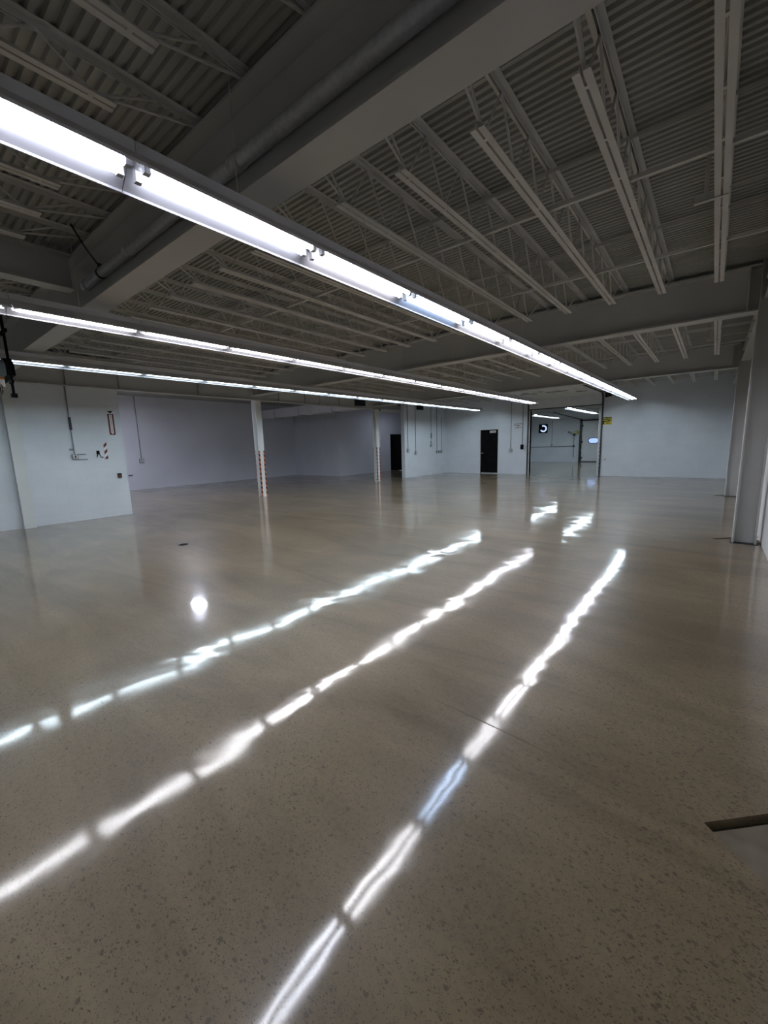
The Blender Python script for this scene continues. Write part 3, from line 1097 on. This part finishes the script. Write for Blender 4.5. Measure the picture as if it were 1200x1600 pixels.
e = empty('extinguisher_bracket', (XW, 3.34, 1.5), 'black wall hook shaped like a letter A beside the striped tape', 'bracket')
MB().box(XW, XW + 0.012, 3.31, 3.37, 1.50, 1.58).build('back_plate', black, e)
MB().tube([(XW + 0.02, 3.33, 1.52), (XW + 0.03, 3.30, 1.43)], 0.009, 6).build('hook', black, e)
MB().tube([(XW + 0.02, 3.35, 1.52), (XW + 0.03, 3.385, 1.43), (XW + 0.03, 3.43, 1.425)], 0.009, 6).build('hook', black, e)
rel(e)
# signs on the far wall
sg = empty('wall_sign', (-7.06, YF, 2.2), 'white notice with grey lettering between the conduits by the doorway', 'sign')
MB().box(-7.25, -6.88, YF - 0.004, YF, 2.08, 2.34).build('sign_panel', wallw, sg)
for (x0, x1, z0, z1) in ((-7.23, -6.90, 2.300, 2.318), (-7.24, -7.215, 2.235, 2.31), (-6.915, -6.89, 2.25, 2.325), (-7.22, -6.95, 2.222, 2.242), (-7.15, -7.12, 2.26, 2.285), (-7.05, -7.02, 2.26, 2.285),
                         (-7.085, -7.06, 2.14, 2.222), (-7.22, -7.06, 2.110, 2.132), (-7.06, -6.90, 2.122, 2.142)):
    MB().box(x0, x1, YF - 0.006, YF - 0.004, z0, z1).build('sign_mark', ink_green, sg)
rel(sg)
sg = empty('wall_sign', (-3.45, YF, 2.2), 'yellow and black warning sign beside the roll-up doorway', 'sign')
MB().box(-3.64, -3.25, YF - 0.004, YF, 2.07, 2.37).build('sign_panel', yellow, sg)
for (x0, x1, z0, z1) in ((-3.63, -3.26, 2.335, 2.362), (-3.63, -3.56, 2.262, 2.335), (-3.56, -3.45, 2.268, 2.29), (-3.45, -3.27, 2.268, 2.300), (-3.45, -3.42, 2.30, 2.335),
                         (-3.61, -3.30, 2.195, 2.228), (-3.40, -3.30, 2.228, 2.245), (-3.58, -3.52, 2.10, 2.195), (-3.44, -3.40, 2.105, 2.17), (-3.36, -3.33, 2.105, 2.165)):
    MB().box(x0, x1, YF - 0.006, YF - 0.004, z0, z1).build('sign_mark', ink, sg)
rel(sg)
e = empty('wall_speaker', (-3.40, YF - 0.1, 3.22), 'black horn speaker on the wall above the yellow sign', 'speaker')
MB().box(-3.47, -3.37, YF - 0.06, YF, 3.17, 3.30).build('mount', black, e)
MB().prism([(-3.50, 3.14), (-3.28, 3.18), (-3.28, 3.32), (-3.50, 3.30)], 'y', YF - 0.22, YF - 0.06).build('housing', black, e)
MB().tube([(-3.40, YF - 0.22, 3.23), (-3.40, YF - 0.25, 3.23)], 0.07, 14).build('horn', dark, e)
rel(e)
q = MB().tube([(-3.42, YF, 0.68), (-3.42, YF - 0.02, 0.68)], 0.022, 10).tube([(-3.42, YF - 0.02, 0.68), (-3.42, YF - 0.03, 0.68)], 0.010, 8).build('wall_stub', dark)
tag(q, 'small dark plug low on the blank wall under the yellow sign', 'plug')

# dark vents on the beam line
for y, lab in ((12.5, 'dark rectangular vent at the end of the long beam, before the second taped column'), (16.3, 'dark rectangular vent at the top of the partition wall')):
    xx = XL + 0.105 if y < 15 else PW
    e = empty('vent', (xx, y, 3.2), lab, 'vent')
    MB().box(XL + 0.006 if y < 15 else xx, xx + 0.10, y - 0.22, y + 0.22, 3.09, 3.31).build('vent_body', dark, e)
    for k in range(4):
        MB().box(xx + 0.10, xx + 0.108, y - 0.20, y + 0.20, 3.11 + k * 0.05, 3.135 + k * 0.05).build('slat', black, e)
    rel(e)

# white rectangular duct across the side bay
e = empty('air_duct', (-14.8, 12.9, 3.0), 'white rectangular air duct crossing the side bay behind the taped columns', 'duct')
xs = [-18.2, -17.3, -16.6, -15.6, -14.9, -14.3, -13.8, -13.3, -12.5, -11.6]
for a, b in zip(xs[:-1], xs[1:]):
    MB().box(a + 0.008, b - 0.008, 12.75, 13.20, 3.02, 3.42).build('duct_section', ductm, e)
for a in xs[1:-1]:
    MB().box(a - 0.012, a + 0.012, 12.735, 13.215, 3.005, 3.435).build('seam_flange', ductm, e)
for x in (-17.0, -15.2, -13.0):
    MB().tube([(x, 12.73, 3.0), (x, 12.73, ZD)], 0.006, 6).build('hanger_rod', dark, e)
    MB().box(x - 0.03, x + 0.03, 12.72, 13.23, 2.992, 3.004).build('hanger_strap', dark, e)
rel(e)
q = MB().box(-11.35, -11.15, 13.4, 15.1, 2.9, 2.999)
e = empty('beam_soffit', (-11.25, 14.3, 2.9), 'pale boxed soffit between the second taped column and the partition wall', 'soffit')
MB().box(-11.22, -11.05, 13.68, 15.1, 2.93, 2.999).build('soffit_board', steel_w, e)
MB().box(-11.05, -11.03, 13.68, 15.1, 2.90, 3.02).build('soffit_edge', steel_w, e)
rel(e)

# hanging cord reel at the left edge, in front of the first girder
e = empty('hanging_reel', (-7.3, 1.30, 2.3), 'black hanging pole with crossbars and a reel box in front of the pipe girder', 'reel')
MB().tube([(-7.26, 1.3, 2.30), (-7.26, 1.3, ZD)], 0.016, 8).build('pole', black, e)
MB().box(-7.42, -7.12, 1.285, 1.315, 3.08, 3.12).build('crossbar', black, e)
MB().box(-7.36, -7.20, 1.285, 1.315, 2.46, 2.50).build('crossbar', black, e)
MB().box(-7.30, -7.22, 1.27, 1.33, 2.28, 2.33).build('foot', black, e)
MB().prism([(-7.30, 2.57), (-7.30, 2.70), (-7.42, 2.80), (-8.0, 2.80), (-8.0, 2.54)], 'y', 1.27, 1.36).build('reel_box', black, e)
MB().tube([(-7.50, 1.22, 2.53), (-7.50, 1.22, 2.44)], 0.05, 12).build('lamp_cap', white_m, e)
MB().tube([(-7.50, 1.22, 2.56), (-7.50, 1.22, 2.53)], 0.052, 12).build('lamp_ring', mat('orange_plastic', (0.6, 0.2, 0.02), 0.5), e)
MB().tube([(-7.47 + 0.07 * math.cos(a * 0.5), 1.22, 2.40 + 0.06 * math.sin(a * 0.5)) for a in range(13)], 0.006, 6).build('cable_loop', black, e)
rel(e)

# smoke detector on a bottom chord, floor drain
e = empty('smoke_detector', (-6.72, 11.4, 3.5), 'small round white detector among the joists past the middle girder', 'detector')
MB().tube([(-6.60, 11.44, 3.60), (-6.60, 11.44, ZD)], 0.008, 6).build('stem', steel_w, e)
MB().tube([(-6.60, 11.44, 3.60), (-6.60, 11.44, 3.55)], 0.09, 18).build('body', refl, e)
rel(e)
e = empty('floor_drain', (-6.67, 3.0, 0), 'small black round drain cover set in the polished floor', 'drain')
MB().tube([(-6.67, 3.0, 0.0002), (-6.67, 3.0, 0.0025)], 0.085, 20).build('drain_ring', dark, e)
MB().tube([(-6.67, 3.0, 0.0025), (-6.67, 3.0, 0.004)], 0.068, 20).build('drain_cover', black, e)
rel(e)

# equipment on the end wall of the room beyond
e = empty('wall_fan', (-9.54, YR2, 2.34), 'square black exhaust fan on the end wall of the room beyond', 'fan')
cx, cz = -9.54, 2.34
MB().box(cx - 0.29, cx + 0.29, YR2 - 0.10, YR2 - 0.002, cz - 0.30, cz + 0.30).build('frame', black, e)
ring = MB()
for k in range(20):
    a0, a1 = (math.pi * (1.15 + 1.5 * k / 20), math.pi * (1.15 + 1.5 * (k + 1) / 20))
    i = len(ring.v)
    for a in (a0, a1):
        for r_ in (0.15, 0.235):
            ring.v += [(cx + 0.03 + r_ * math.cos(a), YR2 - 0.104, cz + r_ * math.sin(a)), (cx + 0.03 + r_ * math.cos(a), YR2 - 0.10, cz + r_ * math.sin(a))]
    ring.f += [(i, i + 2, i + 6, i + 4), (i + 1, i + 5, i + 7, i + 3)]
ring.build('daylight_gap', fan_blue, e)
MB().tube([(cx + 0.03, YR2 - 0.10, cz), (cx + 0.03, YR2 - 0.15, cz)], 0.07, 14).build('hub', black, e)
for k in range(4):
    a = math.radians(45 + 90 * k)
    MB().prism([(cx + 0.03 + 0.05 * math.cos(a), cz + 0.05 * math.sin(a)), (cx + 0.03 + 0.15 * math.cos(a - 0.35), cz + 0.15 * math.sin(a - 0.35)), (cx + 0.03 + 0.15 * math.cos(a + 0.35), cz + 0.15 * math.sin(a + 0.35))], 'y', YR2 - 0.135, YR2 - 0.115).build('blade', dark, e)
rel(e)
e = empty('wall_pipe', (-8.9, YR2, 1.05), 'grey horizontal pipe with valves on the end wall of the room beyond', 'pipe')
MB().tube([(-10.85, YR2 - 0.04, 1.04), (-7.46, YR2 - 0.04, 1.07)], 0.025, 8).build('pipe_run', boxm, e)
MB().tube([(-7.46, YR2 - 0.04, 0.3), (-7.46, YR2 - 0.04, 1.85)], 0.02, 8).build('riser', boxm, e)
MB().tube([(-7.46, YR2 - 0.02, 1.07), (-7.46, YR2 - 0.10, 1.07)], 0.07, 10).build('tee', dark, e)
MB().tube([(-7.46, YR2 - 0.02, 1.84), (-7.46, YR2 - 0.12, 1.84)], 0.09, 10).build('gauge', dark, e)
rel(e)
e = empty('yellow_valve', (-7.3, YR2, 2.0), 'yellow valve with black fittings beside the sectional door in the room beyond', 'valve')
MB().tube([(-7.32, YR2 - 0.01, 2.0), (-7.32, YR2 - 0.12, 2.0)], 0.13, 6).build('body', yellow, e)
MB().tube([(-7.32, YR2 - 0.12, 2.0), (-7.32, YR2 - 0.15, 2.0)], 0.06, 10).build('hub', chrome, e)
MB().box(-7.52, -7.14, YR2 - 0.09, YR2 - 0.03, 1.97, 2.03).build('stem', yellow, e)
MB().tube([(-7.80, YR2 - 0.01, 2.02), (-7.80, YR2 - 0.1, 2.02)], 0.05, 8).build('fitting', dark, e)
MB().tube([(-7.66, YR2 - 0.01, 1.95), (-7.66, YR2 - 0.1, 1.95)], 0.06, 8).build('fitting', boxm, e)
rel(e)
conduit('y', YR2, -8.93, 1.18, 'thin conduit and outlet on the end wall beside the exhaust fan', ztop=3.4, m=condp, bx=0.06)
